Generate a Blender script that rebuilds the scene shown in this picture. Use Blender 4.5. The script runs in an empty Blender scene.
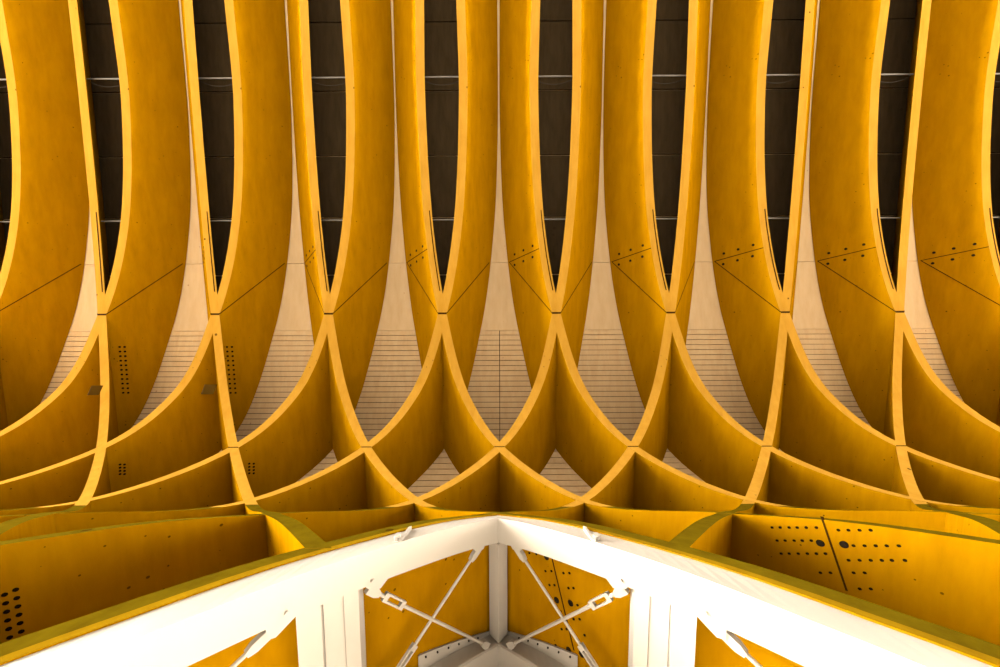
import bpy, bmesh, math, random
from mathutils import Vector, Matrix
random.seed(7)
C = bpy.context.scene.collection
S = 3.0            # metres between two crossings of the lattice in one row
CH = 1.6           # height of the camera above the ground
F = 325.2          # focal length in pixels of a 1000 px wide frame
TH = math.radians(4.93)
c5, s5 = math.cos(TH), math.sin(TH)
V1 = 2.857         # height (in S) of the middle row of crossings above the camera
VE = V1 - 1.5      # height of the corner of the edge beams
HB = 0.048         # the same for the lower ends that serve as edge beams
T = 0.038          # half of a rib's thickness, measured along X

def world(X, v, W):            # lattice units -> metres: X to the right, W towards the truss, v up
    return Vector((X*S, W*S, v*S + CH))

# ---------------------------------------------------------------- materials
def new_mat(name):
    m = bpy.data.materials.new(name); m.use_nodes = True
    nt = m.node_tree
    return m, nt, nt.nodes['Principled BSDF']

def wood(name, col, dark, spots=(.02, .008, .001), grain=.5, rough=.55, spot_scale=7.0, spot_r=.075):
    m, nt, b = new_mat(name)
    n, l = nt.nodes, nt.links
    tc = n.new('ShaderNodeTexCoord')
    mp = n.new('ShaderNodeMapping'); mp.inputs['Scale'].default_value = (3.0, .6, 3.0)
    l.new(tc.outputs['Object'], mp.inputs['Vector'])
    no = n.new('ShaderNodeTexNoise'); no.inputs['Scale'].default_value = 2.2
    no.inputs['Detail'].default_value = 8; no.inputs['Roughness'].default_value = .62
    l.new(mp.outputs['Vector'], no.inputs['Vector'])
    r = n.new('ShaderNodeValToRGB')
    r.color_ramp.elements[0].position = .5 - grain*.5; r.color_ramp.elements[0].color = (*dark, 1)
    r.color_ramp.elements[1].position = .5 + grain*.3; r.color_ramp.elements[1].color = (*col, 1)
    l.new(no.outputs['Fac'], r.inputs['Fac'])
    vo = n.new('ShaderNodeTexVoronoi'); vo.inputs['Scale'].default_value = spot_scale
    l.new(tc.outputs['Object'], vo.inputs['Vector'])
    n2 = n.new('ShaderNodeTexNoise'); n2.inputs['Scale'].default_value = 1.3
    l.new(tc.outputs['Object'], n2.inputs['Vector'])
    mr = n.new('ShaderNodeMapRange'); mr.inputs['From Min'].default_value = .33; mr.inputs['From Max'].default_value = .68
    mr.inputs['To Min'].default_value = 0; mr.inputs['To Max'].default_value = spot_r*1.6
    l.new(n2.outputs['Fac'], mr.inputs['Value'])
    lt = n.new('ShaderNodeMath'); lt.operation = 'LESS_THAN'
    l.new(vo.outputs['Distance'], lt.inputs[0]); l.new(mr.outputs['Result'], lt.inputs[1])
    sc = n.new('ShaderNodeMath'); sc.operation = 'MULTIPLY'; sc.inputs[1].default_value = .75
    l.new(lt.outputs['Value'], sc.inputs[0])
    mx = n.new('ShaderNodeMixRGB'); mx.inputs['Color2'].default_value = (*spots, 1)
    l.new(sc.outputs['Value'], mx.inputs['Fac']); l.new(r.outputs['Color'], mx.inputs['Color1'])
    l.new(mx.outputs['Color'], b.inputs['Base Color'])
    b.inputs['Roughness'].default_value = rough
    b.inputs['Specular IOR Level'].default_value = .0
    bp = n.new('ShaderNodeBump'); bp.inputs['Strength'].default_value = .06; bp.inputs['Distance'].default_value = .02
    l.new(no.outputs['Fac'], bp.inputs['Height']); l.new(bp.outputs['Normal'], b.inputs['Normal'])
    return m

def plain(name, col, rough=.5, metal=0, var=.0):
    m, nt, b = new_mat(name)
    n, l = nt.nodes, nt.links
    tc = n.new('ShaderNodeTexCoord'); no = n.new('ShaderNodeTexNoise'); no.inputs['Scale'].default_value = 3
    no.inputs['Detail'].default_value = 6
    l.new(tc.outputs['Object'], no.inputs['Vector'])
    r = n.new('ShaderNodeValToRGB')
    r.color_ramp.elements[0].position = .3; r.color_ramp.elements[1].position = .7
    r.color_ramp.elements[0].color = (*[x*(1-var) for x in col], 1); r.color_ramp.elements[1].color = (*col, 1)
    l.new(no.outputs['Fac'], r.inputs['Fac']); l.new(r.outputs['Color'], b.inputs['Base Color'])
    b.inputs['Roughness'].default_value = rough; b.inputs['Metallic'].default_value = metal
    b.inputs['Specular IOR Level'].default_value = .3 if min(col) > .1 else .03
    return m

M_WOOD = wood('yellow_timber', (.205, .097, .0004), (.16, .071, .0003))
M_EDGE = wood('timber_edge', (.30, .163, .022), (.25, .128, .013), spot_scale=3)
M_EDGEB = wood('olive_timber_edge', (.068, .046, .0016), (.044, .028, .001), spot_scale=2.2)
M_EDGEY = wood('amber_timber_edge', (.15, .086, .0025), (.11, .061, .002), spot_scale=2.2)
M_PALE = wood('pale_cladding', (.38, .28, .165), (.33, .235, .13), spots=(.22, .13, .07), spot_scale=3.2, spot_r=.05)
M_SLAT = wood('pale_slats', (.37, .27, .155), (.32, .22, .12), spots=(.22, .13, .07), spot_scale=2.4, spot_r=.04)
M_GAP = plain('slat_gap', (.04, .025, .015), .9)
M_SLOTSHADE = wood('slot_shade_panel', (.045, .032, .017), (.028, .02, .01), spots=(.03, .02, .01), spot_scale=3)  # brown darkened so the colour carries the shade inside the slots
M_STEEL = plain('white_steel', (.25, .23, .205), .5, 0, .03)
M_PANEL = plain('white_panel', (.255, .235, .21), .6, 0, .06)
M_ROD = plain('grey_rod', (.13, .125, .115), .5, 0)
M_WIRE = plain('dark_wire', (.03, .025, .02), .6)
M_SEAM = plain('dark_seam', (.022, .009, .0006), .9)
M_HOLE = plain('bolt_hole', (.006, .003, .001), .9)
M_BOLT = plain('dark_bolt', (.009, .006, .003), .7)
M_STAIN = plain('stain', (.06, .03, .002), .7, 0, .4)

# ---------------------------------------------------------------- helpers
def link(name, verts, faces, mat, parent=None, mats=None, midx=None, smooth=False, origin=None):
    """one mesh object; verts in world metres, object origin put at `origin` (default: lowest point's centre)"""
    pts = [Vector(v) for v in verts]
    if origin is None:
        zx = min(p.z for p in pts)
        origin = Vector((sum(p.x for p in pts)/len(pts), sum(p.y for p in pts)/len(pts), zx))
    me = bpy.data.meshes.new(name)
    me.from_pydata([tuple(p-origin) for p in pts], [], faces)
    for m in (mats or [mat]): me.materials.append(m)
    if midx:
        for p, k in zip(me.polygons, midx): p.material_index = k
    bm = bmesh.new(); bm.from_mesh(me)
    bmesh.ops.recalc_face_normals(bm, faces=bm.faces[:]); bm.to_mesh(me); bm.free()
    if smooth:
        for p in me.polygons: p.use_smooth = True
    o = bpy.data.objects.new(name, me); C.objects.link(o)
    o.location = origin
    if parent is not None:
        o.parent = parent
        o.location = origin - wloc(parent)
    return o

def wloc(o):
    p = o.location.copy()
    while o.parent: o = o.parent; p = p + o.location
    return p

def empty(name, loc):
    o = bpy.data.objects.new(name, None); C.objects.link(o); o.location = loc; o.empty_display_size = .2
    return o

def tag(o, label, cat, group=None, kind=None):
    o['label'] = label; o['category'] = cat
    if group: o['group'] = group
    if kind: o['kind'] = kind
    return o

def spline(pts, n):
    """centripetal-ish Catmull-Rom through pts, resampled evenly to n points"""
    P = [Vector((*p, 0)) for p in pts]
    P = [P[0]*2-P[1]] + P + [P[-1]*2-P[-2]]
    out = []
    for i in range(1, len(P)-2):
        p0, p1, p2, p3 = P[i-1:i+3]
        t0 = 0; t1 = t0+(p1-p0).length**.5; t2 = t1+(p2-p1).length**.5; t3 = t2+(p3-p2).length**.5
        for k in range(24):
            t = t1+(t2-t1)*k/24
            a1 = p0*((t1-t)/(t1-t0))+p1*((t-t0)/(t1-t0)); a2 = p1*((t2-t)/(t2-t1))+p2*((t-t1)/(t2-t1))
            a3 = p2*((t3-t)/(t3-t2))+p3*((t-t2)/(t3-t2))
            b1 = a1*((t2-t)/(t2-t0))+a2*((t-t0)/(t2-t0)); b2 = a2*((t3-t)/(t3-t1))+a3*((t-t1)/(t3-t1))
            out.append(b1*((t2-t)/(t2-t1))+b2*((t-t1)/(t2-t1)))
    out.append(P[-2])
    d = [0]
    for a, b in zip(out, out[1:]): d.append(d[-1]+(b-a).length)
    res = []; j = 0
    for k in range(n):
        t = d[-1]*k/(n-1)
        while j < len(d)-2 and d[j+1] < t: j += 1
        u = (t-d[j])/max(1e-9, d[j+1]-d[j]); q = out[j].lerp(out[j+1], min(1, u))
        res.append((q.x, q.y))
    return res

def shifted(pts): return [(v, w-.0117*v) for v, w in pts]
NEAR = spline(shifted([(2.985, -4.6), (3.018, -3.4), (3.034, -2.55), (3.043, -1.753), (2.984, -.662), (2.857, .104), (2.651, .758),
               (2.357, 1.085), (1.857, 1.185), (1.357, .925), (1.113, .79), (.924, .712), (.757, .655), (.667, .632), (.586, .615),
               (.50, .597), (.10, .54)]), 420)
BACK = spline(shifted([(3.295, -4.6), (3.305, -3.4), (3.308, -2.76), (3.308, -1.64), (3.268, -.726), (3.137, .275), (2.857, 1.257),
               (2.544, 1.547), (2.2, 1.72), (1.8, 1.80), (1.357, 1.62), (.857, 1.42), (.50, 1.33), (.10, 1.25)]), 420)

def at_v(curve, v):            # W on the lower, single-valued part of a profile
    for (v0, w0), (v1, w1) in zip(curve[::-1], curve[-2::-1]):
        if v0 <= v <= v1: return w0+(w1-w0)*(v-v0)/(v1-v0)
    return curve[-1][1]
def at_w(curve, W):            # v on the ceiling part of a profile
    for (v0, w0), (v1, w1) in zip(curve, curve[1:]):
        if w0 <= W <= w1: return v0+(v1-v0)*(W-w0)/(w1-w0)
def Wn(v): return at_v(NEAR, v)

def clip(curve, vmin):
    out = []
    for i, (v, w) in enumerate(curve):
        if v < vmin and i > 250:
            v0, w0 = out[-1]; u = (v0-vmin)/(v0-v); out.append((vmin, w0+(w-w0)*u)); break
        out.append((v, w))
    return out
def resample(poly, n):
    d = [0]
    for a, b in zip(poly, poly[1:]): d.append(d[-1]+math.dist(a, b))
    res = []; j = 0
    for k in range(n):
        t = d[-1]*k/(n-1)
        while j < len(d)-2 and d[j+1] < t: j += 1
        u = (t-d[j])/max(1e-9, d[j+1]-d[j])
        res.append((poly[j][0]+(poly[j+1][0]-poly[j][0])*u, poly[j][1]+(poly[j+1][1]-poly[j][1])*u))
    return res

# ---------------------------------------------------------------- ribs
def plane_x(sgn, k, v):        # sgn +1: rib leaning right as it rises, -1: leaning left
    return k + sgn*(v-V1)

def vis_side(sgn): return 1 if sgn > 0 else -1     # the flank seen from below

def rib(sgn, k, label, vmin, half=T, group='crossing ribs of the lattice'):
    n = 150
    na, ba = resample(clip(NEAR, vmin), n), resample(clip(BACK, vmin), n)
    eps = .0006 if sgn > 0 else 0
    beam = abs(k) == 1.5 and sgn*k > 0           # the rib whose lower end is an edge beam
    V = []; Fc = []; mi = []
    for (v, w), (vb, wb) in zip(na, ba):
        x = plane_x(sgn, k, v); xb = plane_x(sgn, k, vb); xs = x+vis_side(sgn)*half*.45; hb = half+((HB-T)*min(1, max(0, (1.5-v)/.2)) if beam else 0)
        V += [world(x-hb, v, w+eps), world(xs, v, w+eps), world(x+hb, v, w+eps), world(xb-hb, vb, wb), world(xb+hb, vb, wb)]
    for i in range(n-1):
        a = 5*i; b = a+5
        Fc += [(a, b, b+1, a+1), (a+1, b+1, b+2, a+2), (a+3, a+4, b+4, b+3), (a, a+3, b+3, b), (a+2, b+2, b+4, a+4)]
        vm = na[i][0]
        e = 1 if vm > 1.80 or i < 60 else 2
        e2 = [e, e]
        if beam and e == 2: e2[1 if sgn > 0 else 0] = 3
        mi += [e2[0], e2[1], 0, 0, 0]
    Fc += [(0, 1, 2, 4, 3), (5*n-5, 5*n-2, 5*n-1, 5*n-3, 5*n-4)]; mi += [0, 0]
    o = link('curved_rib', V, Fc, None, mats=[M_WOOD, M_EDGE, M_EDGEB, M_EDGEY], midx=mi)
    tag(o, label, 'rib', group)
    return o

def face_pt(sgn, k, v, W, lift, half=T):   # a point on the flank seen from below, raised by `lift`
    sd = vis_side(sgn)
    return world(plane_x(sgn, k, v)+sd*(half+lift), v, W)

def pix(sgn, k, x, y, half=T):             # where the sight line of a picture point meets that flank -> (v, W)
    r = (x-501.0)/F; q = (y-333.5+(x-500)*.0033)/F
    g = (q*c5+s5)/(c5-q*s5)                # W = g v
    z = c5+g*s5                            # Zc = z v
    sd = vis_side(sgn)
    v = (k+sd*half-sgn*V1-.0146)/(r*z-sgn)
    return v, g*v

def strip(name, sgn, k, p, q, w, mat, parent, half=T, lift=.002):
    """thin strip on the flank from (v,W) p to q, width w"""
    d = Vector((q[0]-p[0], q[1]-p[1])); nn = Vector((-d.y, d.x)).normalized()*w/2
    cs = [(p[0]+nn.x, p[1]+nn.y), (q[0]+nn.x, q[1]+nn.y), (q[0]-nn.x, q[1]-nn.y), (p[0]-nn.x, p[1]-nn.y)]
    V = [face_pt(sgn, k, *c, lift, half) for c in cs] + [face_pt(sgn, k, *c, -.004, half) for c in cs]
    return link(name, V, [(0, 1, 2, 3), (4, 7, 6, 5), (0, 4, 5, 1), (1, 5, 6, 2), (2, 6, 7, 3), (3, 7, 4, 0)], mat, parent)

def disc(name, sgn, k, p, r, mat, parent, half=T, lift=.003, n=10):
    V = []
    for L in (lift, -.004):
        for i in range(n):
            a = 2*math.pi*i/n
            V.append(face_pt(sgn, k, p[0]+r*.62*math.cos(a), p[1]+r*math.sin(a), L, half))
    Fc = [tuple(range(n)), tuple(range(2*n-1, n-1, -1))]+[(i, (i+1) % n, n+(i+1) % n, n+i) for i in range(n)]
    return link(name, V, Fc, mat, parent)

ORD = ['first', 'second', 'third', 'fourth', 'fifth', 'sixth', 'seventh', 'eighth']
HALFS = [i-4.5 for i in range(10)]
RIBS = {}
for k in HALFS:
    j = int(k+3.5)
    for sgn in (1, -1):
        side = 'right' if sgn > 0 else 'left'
        if 0 <= j <= 7:
            lab = f'yellow curved timber rib rising up-{side} from the {ORD[j]} of eight upper crossings from left'
        else:
            e = 'left' if k < 0 else 'right'
            lab = f'yellow curved timber rib cut by the {e} picture edge, leaning {side} as it rises'
        # ribs that end on an edge beam
        vmin = .10
        if sgn*k > 1.6: vmin = max(.10, VE-(sgn*k-1.5)/2 + .0)
        RIBS[sgn, k] = rib(sgn, k, lab, vmin)
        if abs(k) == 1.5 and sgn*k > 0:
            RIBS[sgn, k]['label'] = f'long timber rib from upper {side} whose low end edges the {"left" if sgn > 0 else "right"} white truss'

for (sgn, k), o in RIBS.items():
    # joint across the board at the upper crossing
    strip('joint_seam', sgn, k, (V1, .0655), (3.220, -.418), .0045, M_SEAM, o)
    if sgn < 0:
        a, b = (2.962, -.505), (3.222, -.42)
        strip('joint_seam', sgn, k, a, b, .006, M_SEAM, o)
        for t in (.2, .5, .8):
            for e in (-1, 1):
                disc('bolt', sgn, k, (a[0]+(b[0]-a[0])*t, a[1]+(b[1]-a[1])*t+e*.05), .0115, M_BOLT, o)
        for vj in (V1, V1-.5):                    # butt joint across the lower edge at the crossings
            if vj < 1.8 or (vj < V1 and not -3.6 < k-.5 < 3.6): continue
            if vj == V1: wj, ej = .0655, .012
            else: wj, ej = Wn(vj), .004
            x = plane_x(sgn, k, vj)
            V = [world(x+a_*T*1.0, vj+b_*.0016-.0008, wj+b_*.004+c_*ej-.002) for a_ in (-1, 1) for b_ in (-1, 1) for c_ in (0, 1)]
            link('joint_seam', V, [(0, 1, 3, 2), (4, 6, 7, 5), (0, 4, 5, 1), (2, 3, 7, 6), (0, 2, 6, 4), (1, 5, 7, 3)], M_SEAM, o)
        # groove sawn along the lower edge
        V = []
        for i in range(13):
            W = -.85+.72*i/12; v = at_w(NEAR, W); x = plane_x(sgn, k, v)+.018
            for dx in (-.004, .004):
                V += [world(x+dx, v-.002, W-.001), world(x+dx, v+.006, W)]
        Fc = []
        for i in range(12):
            a = 4*i; b = a+4
            Fc += [(a, a+2, b+2, b), (a, b, b+1, a+1), (a+2, a+3, b+3, b+2)]
        Fc += [(0, 1, 3, 2), (48, 50, 51, 49)]
        link('edge_groove', V, Fc, M_SEAM, o)

# rows of nail holes below the left-hand upper crossings, dark stains, knots
for k, (x0, y0) in ((-3.5, (118, 347)), (-2.5, (226, 347))):
    for cx in (0, 5):
        for i in range(11):
            disc('nail_hole', 1, k, pix(1, k, x0+cx+i*.35, y0+i*4.6), .009, M_HOLE, RIBS[1, k], n=6)
for k, (x0, y0) in ((-2.5, (118, 465)), (-1.5, (248, 464))):
    for cx in (0, 4.5):
        for i in range(4):
            disc('nail_hole', 1, k, pix(1, k, x0+cx, y0+i*3.2), .008, M_HOLE, RIBS[1, k], n=6)
for k, box in ((-2.5, (88, 386, 99, 395)), (-1.5, (202, 385, 214, 394))):
    x0, y0, x1, y1 = box
    p, q = pix(1, k, x0, (y0+y1)/2), pix(1, k, x1, (y0+y1)/2)
    strip('stain', 1, k, p, q, .07, M_STAIN, RIBS[1, k])

# bolt holes of the wide lower boards
r = RIBS[1, .5]
for i in range(6):
    for x, y in ((12+i*1.1, 591+i*8.4), (.8+i*1.0, 596+i*8.6)): disc('bolt_hole', 1, .5, pix(1, .5, x, y), .0062, M_HOLE, r)
r = RIBS[-1, -.5]
strip('joint_seam', -1, -.5, pix(-1, -.5, 820, 516), pix(-1, -.5, 845, 590), .0035, M_SEAM, r)
for y, xs in ((527, (771, 779, 788, 796, 805, 815)), (540, (776, 784, 793, 801, 810)), (553, (780, 788, 797, 806, 815, 824))):
    for x in xs: disc('bolt_hole', -1, -.5, pix(-1, -.5, x, y), .0048, M_HOLE, r)
for y, xs in ((529.5, (837, 847, 858, 869)), (545, (852, 863, 874, 885, 897)), (559.5, (847, 858, 869, 880, 890, 903)),
              (572, (819, 829, 852, 863)), (588, (858, 869))):
    for x in xs: disc('bolt_hole', -1, -.5, pix(-1, -.5, x, y), .0048, M_HOLE, r)
for x, y in ((819, 542.5), (842.5, 544)): disc('steel_plug', -1, -.5, pix(-1, -.5, x, y), .0125, M_BOLT, r, n=16)
r = RIBS[-1, -1.5]
strip('joint_seam', -1, -1.5, pix(-1, -1.5, 550, 552, HB), pix(-1, -1.5, 573, 650, HB), .0025, M_SEAM, r, HB)
for x, y in ((523, 552), (529, 553), (536, 554), (545, 571), (551, 571), (563, 573), (569, 573), (549, 585), (554, 585), (568, 588),
             (573, 588), (577, 605), (573, 619), (579, 619), (561, 629), (566, 629), (584, 635), (548, 644), (555, 645), (540, 642)):
    disc('bolt_hole', -1, -1.5, pix(-1, -1.5, x, y, HB), .0042, M_HOLE, r, HB)
for x, y in ((546, 557), (560, 559), (556, 600), (570, 603), (568, 650), (581, 654)): disc('steel_plug', -1, -1.5, pix(-1, -1.5, x, y, HB), .011, M_BOLT, r, HB, n=16)

# ---------------------------------------------------------------- cladding behind the ribs
def sheet(name, w0, w1, x0, x1, mat, thick=.05, n=80, off=.004):
    pts = [(at_w(BACK, w0), w0)] + [p for p in BACK if w0 < p[1] < w1 and p[0] > 2.5] + [(at_w(BACK, w1), w1)]
    V = []; Fc = []
    pts = resample(pts, n)
    for i, (v, w) in enumerate(pts):
        a = pts[max(0, i-1)]; b = pts[min(n-1, i+1)]
        nx = Vector((b[1]-a[1], -(b[0]-a[0]))).normalized()      # outward, away from the ribs' near side
        if nx.x < 0: nx = -nx
        for x in (x0, x1):
            V += [world(x, v+nx.x*off, w+nx.y*off), world(x, v+nx.x*(off+thick), w+nx.y*(off+thick))]
    for i in range(n-1):
        a = 4*i; b = a+4
        Fc += [(a, a+2, b+2, b), (a+1, b+1, b+3, a+3), (a, b, b+1, a+1), (a+2, a+3, b+3, b+2)]
    Fc += [(0, 1, 3, 2), (4*n-4, 4*n-2, 4*n-1, 4*n-3)]
    o = link(name, V, Fc, mat)
    o['kind'] = 'structure'
    return o
XM = 5.2
sheet('ceiling', -4.55, -.420, -XM, XM, M_PALE)
sheet('ceiling', -.416, .236, -XM, XM, M_PALE, n=30)
sheet('ceiling_backing', -4.55, .45, -XM, XM, M_GAP, off=.06)  # backing sheet added to stop light coming through the ceiling gap
# wall lined with narrow boards: each board a slat of one lining mesh, dark backing behind
low = [(at_w(BACK, .2385), .2385)] + [p for p in BACK if p[1] > .24 or p[0] < 2.6]
low = low[:next(i for i, p in enumerate(low) if p[0] < .5)]
d = [0]
for a, b in zip(low, low[1:]): d.append(d[-1]+math.dist(a, b))
pitch = .0485; ns = int(d[-1]/pitch)
V = []; Fc = []
poly = resample(low, ns*4+1)
for i in range(ns):
    p, q = poly[4*i], poly[4*i+4]
    q = (p[0]+(q[0]-p[0])*.90, p[1]+(q[1]-p[1])*.90)
    nx = Vector((q[1]-p[1], -(q[0]-p[0]))).normalized()
    for xa, xb in ((-XM, -.003), (.003, XM)):            # boards butt together in the middle bay
        base = len(V)
        for x in (xa, xb):
            for e in (.004, .03):
                for g in (p, q): V.append(world(x, g[0]+nx.x*e, g[1]+nx.y*e))
        Fc += [tuple(base+t for t in f) for f in ((0, 1, 5, 4), (2, 6, 7, 3), (0, 4, 6, 2), (1, 3, 7, 5), (0, 2, 3, 1), (4, 5, 7, 6))]
o = link('wall_back', V, Fc, M_SLAT); o['kind'] = 'structure'
V = []; Fc = []
poly = resample(low, 60)
for i, (v, w) in enumerate(poly):
    a = poly[max(0, i-1)]; b = poly[min(59, i+1)]
    nx = Vector((b[1]-a[1], -(b[0]-a[0]))).normalized()
    for e in (.026, .06):
        for x in (-XM, XM): V.append(world(x, v+nx.x*e, w+nx.y*e))
for i in range(59):
    a = 4*i; b = a+4
    Fc += [(a, a+1, b+1, b), (a+2, b+2, b+3, a+3), (a, b, b+2, a+2), (a+1, a+3, b+3, b+1)]
Fc += [(0, 2, 3, 1), (236, 237, 239, 238)]
o = link('trim_1', V, Fc, M_GAP); o['kind'] = 'structure'

# roof panels, slot shade put into their colour, between the two ribs of a crossing, and the rods across the slots
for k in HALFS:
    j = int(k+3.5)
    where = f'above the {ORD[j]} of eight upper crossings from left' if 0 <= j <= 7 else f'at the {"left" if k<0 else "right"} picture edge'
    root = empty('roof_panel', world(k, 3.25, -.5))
    tag(root, f'brown roof panel darkened with slot shade, filling the narrow slot {where}', 'panel', 'slot roof panels with shade in their colour')
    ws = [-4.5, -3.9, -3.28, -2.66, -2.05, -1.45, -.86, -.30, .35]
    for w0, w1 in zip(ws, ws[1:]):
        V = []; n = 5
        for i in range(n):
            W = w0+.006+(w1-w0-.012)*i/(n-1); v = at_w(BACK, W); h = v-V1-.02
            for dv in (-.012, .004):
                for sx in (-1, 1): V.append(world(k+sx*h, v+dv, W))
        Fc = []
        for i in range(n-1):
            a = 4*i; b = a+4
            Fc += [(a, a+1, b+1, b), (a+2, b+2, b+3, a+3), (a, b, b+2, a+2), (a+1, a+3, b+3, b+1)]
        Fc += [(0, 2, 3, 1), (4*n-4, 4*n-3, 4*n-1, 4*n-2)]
        link('board', V, Fc, M_SLOTSHADE, root)

def tube(name, p, q, r, mat, parent=None, n=10, sag=None):
    p, q = Vector(p), Vector(q)
    m = 9 if sag else 2
    pts = []
    for i in range(m):
        t = i/(m-1); x = p.lerp(q, t)
        if sag: x = x + Vector(sag)*(4*t*(1-t))
        pts.append(x)
    d = (q-p).normalized(); u = d.orthogonal().normalized(); w = d.cross(u)
    V = []; Fc = []
    for x in pts:
        for i in range(n):
            a = 2*math.pi*i/n; V.append(x+(u*math.cos(a)+w*math.sin(a))*r)
    for s in range(m-1):
        for i in range(n): Fc.append((s*n+i, s*n+(i+1) % n, (s+1)*n+(i+1) % n, (s+1)*n+i))
    Fc += [tuple(range(n-1, -1, -1)), tuple((m-1)*n+i for i in range(n))]
    return link(name, V, Fc, mat, parent, smooth=False)

for k in HALFS:
    j = int(k+3.5)
    where = f'slot above {ORD[j]} upper rib crossing from left' if 0 <= j <= 7 else f'dark slot at the {"left" if k<0 else "right"} picture edge'
    for W, lv, nm in ((-2.045, .06, 'upper'), (-.785, .07, 'lower')):
        v = at_w(NEAR, W)+lv; h = v-V1-T+.003
        o = tube('tie_rod', world(k-h, v, W), world(k+h, v, W), .018, M_ROD)
        tag(o, f'{nm} thin grey rod across the {where}', 'rod', 'tie rods across the slots')
        if nm == 'upper':
            tube('wire', world(k-h+.02, v, W+.02), world(k+h-.02, v, W+.01), .008, M_WIRE, o, n=6, sag=(0, .16, 0))

# ---------------------------------------------------------------- white steel truss along the two edge beams
def P(side, q, o, dW, flat=None):     # q along the arm from the corner, o out from the timber, dW down from the edge profile
    v = VE-o-q
    return world(side*q, v, Wn(max(.11, v))+dW)

def loft(name, side, q0, q1, sec, mat, parent, n=40):
    V = []; m = len(sec)
    for i in range(n):
        q = q0+(q1-q0)*i/(n-1)
        for o, dW in sec: V.append(P(side, q, o, dW))
    Fc = []
    for i in range(n-1):
        for t in range(m):
            Fc.append((i*m+t, i*m+(t+1) % m, (i+1)*m+(t+1) % m, (i+1)*m+t))
    Fc += [tuple(range(m-1, -1, -1)), tuple((n-1)*m+t for t in range(m))]
    return link(name, V, Fc, mat, parent)

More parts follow.
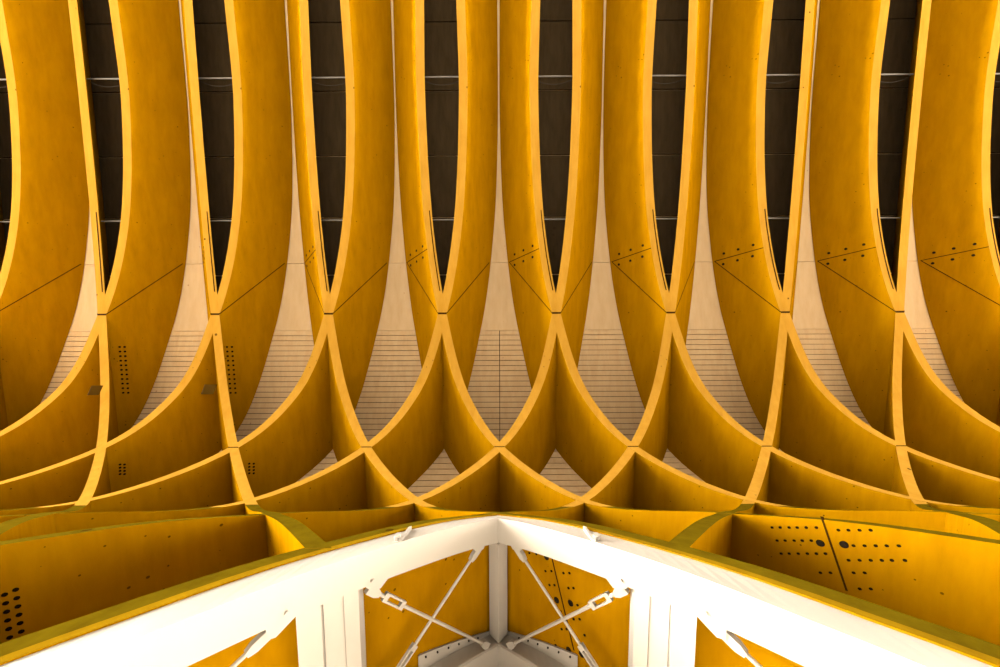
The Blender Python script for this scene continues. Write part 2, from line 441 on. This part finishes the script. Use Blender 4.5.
O0 = .05; O1 = .16
QE = 1.13
for side in (-1, 1):
    nm = 'left' if side < 0 else 'right'
    # olive underside of the edge beam: a broad laminated board under the rib
    rb = RIBS[-side, -side*1.5]
    V = []; n = 40
    truss = empty('steel_truss', P(side, .5, .08, .3))
    tag(truss, f'white painted steel truss with crossed rods running down to the {nm} under the timber edge', 'truss', 'white steel trusses')
    ch = loft('top_chord', side, 0, QE, [(O0, .004), (O1, .004), (O1, .105), (O1-.012, .105), (O1-.012, .018), (O0+.012, .018), (O0+.012, .105), (O0, .105)], M_STEEL, truss)
    loft('chord_web', side, 0, QE, [(O0+.012, .09), (O1-.012, .09), (O1-.012, .102), (O0+.012, .102)], M_STEEL, truss)
    loft('bottom_chord', side, 0, QE, [(O0, .530), (O1-.01, .54), (O1, .545), (O1, .70), (O0, .70)], M_STEEL, truss)
    V = []
    for i in range(9):
        q = .03+.245*i/8; dt = .518-.05*i/8
        for o_, w_ in ((O0, dt), (O0+.01, dt), (O0+.01, .532), (O0, .532)): V.append(P(side, q, o_, w_))
    Fc = []
    for i in range(8):
        for t in range(4): Fc.append((i*4+t, i*4+(t+1) % 4, i*4+4+(t+1) % 4, i*4+4+t))
    Fc += [(3, 2, 1, 0), (32, 33, 34, 35)]
    pl = link('bolted_plate', V, Fc, M_STEEL, truss)
    for i in range(6):
        q = .085+i*.034
        p = P(side, q, O0+.01, .535-.2*(q-.03)-.006); nr = Vector((-side, 0, -1)).normalized()
        tube('bolt', p-nr*.005, p+nr*.015, .009, M_BOLT, pl, n=6)
    # clad post at the first panel point
    post = empty('post', P(side, .45, .08, .105)); post.parent = truss; post.location = P(side, .45, .08, .105)-wloc(truss)
    qa, qb, qc, qd = .378, .405, .444, .482
    loft('post_flange', side, qa, qb, [(O1-.035, .105), (O1-.005, .105), (O1-.005, .53), (O1-.035, .53)], M_STEEL, post, n=4)
    loft('post_flange', side, qc, qd, [(O1-.035, .105), (O1-.005, .105), (O1-.005, .53), (O1-.035, .53)], M_STEEL, post, n=4)
    loft('post_panel', side, qb+.0025, qc-.0025, [(O1-.035, .109), (O1-.010, .109), (O1-.010, .53), (O1-.035, .53)], M_PANEL, post, n=4)
    loft('post_stiffener', side, qd-.002, qd+.012, [(.07, .105), (.125, .105), (.125, .53), (.07, .53)], M_STEEL, post, n=4)
    # bracing rods
    def brace(a, b, tb, label):
        """a, b = (q, dW) ends on plane o=.1; tb = where along the rod the turnbuckle sits"""
        oo = .138
        A, B = P(side, a[0], oo, a[1]), P(side, b[0], oo, b[1])
        r = empty('brace_rod', A); r.parent = truss; r.location = A-wloc(truss)
        d = (B-A); L = d.length; d.normalize()
        nr = Vector((-side, 0, -1)).normalized(); u = d.cross(nr).normalized()
        t0 = A+d*(L*tb-.14); t1 = A+d*(L*tb+.14)
        tube('rod', A, t0+d*.03, .0155, M_STEEL, r); tube('rod', t1-d*.03, B, .0155, M_STEEL, r)
        V = []; Fc = []
        for e in (-1, 1):
            b0 = len(V)
            for x in (t0, t1):
                for (du, dn) in ((.020, -.014), (.036, -.014), (.036, .014), (.020, .014)): V.append(x+u*e*du+nr*dn)
            Fc += [tuple(b0+t for t in f) for f in ((0, 1, 2, 3), (7, 6, 5, 4), (0, 4, 5, 1), (1, 5, 6, 2), (2, 6, 7, 3), (3, 7, 4, 0))]
        for x, s2 in ((t0, 1), (t1, -1)):
            b0 = len(V)
            for y in (x, x+d*s2*.05):
                for (du, dn) in ((-.036, -.016), (.036, -.016), (.036, .016), (-.036, .016)): V.append(y+u*du+nr*dn)
            Fc += [tuple(b0+t for t in f) for f in ((0, 1, 2, 3), (7, 6, 5, 4), (0, 4, 5, 1), (1, 5, 6, 2), (2, 6, 7, 3), (3, 7, 4, 0))]
        link('turnbuckle', V, Fc, M_STEEL, r)
        # forked end with pin at both ends
        for E, dd in ((A, d), (B, -d)):
            V = []
            for x, hw in ((E-dd*.02, .036), (E+dd*.08, .036), (E+dd*.13, .018)):
                for (du, dn) in ((-hw, -.022), (hw, -.022), (hw, .022), (-hw, .022)): V.append(x+u*du+nr*dn)
            Fc = [(3, 2, 1, 0), (8, 9, 10, 11)]
            for s in (0, 4):
                for i in range(4): Fc.append((s+i, s+(i+1) % 4, s+4+(i+1) % 4, s+4+i))
            link('rod_fork', V, Fc, M_STEEL, r)
        return r
    brace((.362, .124), (.045, .53), .16, '')
    brace((.075, .118), (.385, .525), .70, '')
    brace((.530, .128), (1.02, .52), .20, '')
    # gusset plates under the top chord
    for poly in ([(.312, .098), (.322, .112), (.334, .128), (.350, .128), (.362, .112), (.366, .098)],
                 [(.045, .098), (.055, .118), (.078, .124), (.095, .098)],
                 [(.478, .098), (.487, .113), (.512, .138), (.524, .134), (.524, .098)]):
        m = len(poly); V = [P(side, q, O1-.03, w) for q, w in poly]+[P(side, q, O1-.006, w) for q, w in poly]
        Fc = [tuple(range(m-1, -1, -1)), tuple(range(m, 2*m))]+[(i, (i+1) % m, m+(i+1) % m, m+i) for i in range(m)]
        g = link('gusset', V, Fc, M_STEEL, truss)
    for q, w in ((.350, .112), (.493, .105)):
        p = P(side, q, O1, w-.02); nr = Vector((-side, 0, -1)).normalized()
        tube('bolt', p-nr*.01, p+nr*.02, .013, M_STEEL, truss, n=8)
    # triangular stiffener and a bolt on the grey flange
    V = []
    for q in (.284, .292):
        for o_, h in ((O0+.004, .004), (O1-.004, .004), (O1-.004, -.002), (O0+.004, -.009)): V.append(P(side, q, o_, h))
    sf = link('stiffener', V, [(0, 1, 2, 3), (7, 6, 5, 4), (0, 4, 5, 1), (1, 5, 6, 2), (2, 6, 7, 3), (3, 7, 4, 0)], M_STEEL, truss)
    p = P(side, .30, O1-.03, .004)
    tube('bolt', p+Vector((0, .01, 0)), p-Vector((0, .05, 0)), .03, M_STEEL, sf, n=10)

# corner post where the trusses meet
V = []
sec = [(0, .150), (.037, .113), (.037, .10), (.012, .11), (0, .12), (-.012, .11), (-.037, .10), (-.037, .113)]
for dW in (.105, .53):
    for x, o in sec:
        v = VE-o-abs(x)*.0
        V.append(world(x, VE-o, Wn(VE-.13)+dW))
m = len(sec)
Fc = [tuple(range(m-1, -1, -1)), tuple(range(m, 2*m))]+[(i, (i+1) % m, m+(i+1) % m, m+i) for i in range(m)]
o = link('corner_post', V, Fc, M_STEEL)
tag(o, 'short white steel corner post where the two white trusses meet', 'post')

# ---------------------------------------------------------------- ground and sky
G = 120
o = link('floor', [(-G, -G, -.1), (G, -G, -.1), (G, G, -.1), (-G, G, -.1), (-G, -G, 0), (G, -G, 0), (G, G, 0), (-G, G, 0)],
         [(3, 2, 1, 0), (4, 5, 6, 7), (0, 1, 5, 4), (1, 2, 6, 5), (2, 3, 7, 6), (3, 0, 4, 7)],
         plain('pale_paving', (.045, .040, .034), .8, 0, .2))
o['kind'] = 'structure'
w = bpy.data.worlds.new('sky'); bpy.context.scene.world = w; w.use_nodes = True
nt = w.node_tree; n, l = nt.nodes, nt.links
bg = n['Background']
tc = n.new('ShaderNodeTexCoord')
dt = n.new('ShaderNodeVectorMath'); dt.operation = 'DOT_PRODUCT'
dt.inputs[1].default_value = Vector((-.17, .98, .0)).normalized()
l.new(tc.outputs['Generated'], dt.inputs[0])
mr = n.new('ShaderNodeMapRange'); mr.inputs['From Min'].default_value = -.5; mr.inputs['From Max'].default_value = .45
mr.inputs['To Min'].default_value = .05; mr.inputs['To Max'].default_value = 14
l.new(dt.outputs['Value'], mr.inputs['Value'])
l.new(mr.outputs['Result'], bg.inputs['Strength'])
bg.inputs['Color'].default_value = (1, .93, .80, 1)

sun = bpy.data.lights.new('sun', 'SUN'); sun.energy = 15; sun.angle = .01; sun.color = (1, .94, .84)
so = bpy.data.objects.new('sun', sun); C.objects.link(so)
so.rotation_euler = Vector((.02, -.80, -.55)).to_track_quat('-Z', 'Y').to_euler()

# ---------------------------------------------------------------- camera
cam = bpy.data.cameras.new('camera'); co = bpy.data.objects.new('camera', cam); C.objects.link(co)
cam.sensor_width = 36; cam.lens = 36*F/1000; cam.clip_start = .02; cam.clip_end = 200
yaw = math.radians(.181); roll = math.radians(-.189)
R = Matrix(((1, 0, 0), (0, -c5, -s5), (0, s5, -c5)))      # columns: right, up, back
R = R @ Matrix.Rotation(yaw, 3, 'Y') @ Matrix.Rotation(roll, 3, 'Z')
co.matrix_world = Matrix.Translation((.0146*S, 0, CH)) @ R.to_4x4()
sc = bpy.context.scene
sc.camera = co
sc.view_settings.view_transform = 'Standard'; sc.view_settings.look = 'None'
sc.view_settings.exposure = 4.45; sc.view_settings.gamma = 1; sc.view_settings.use_curve_mapping = False
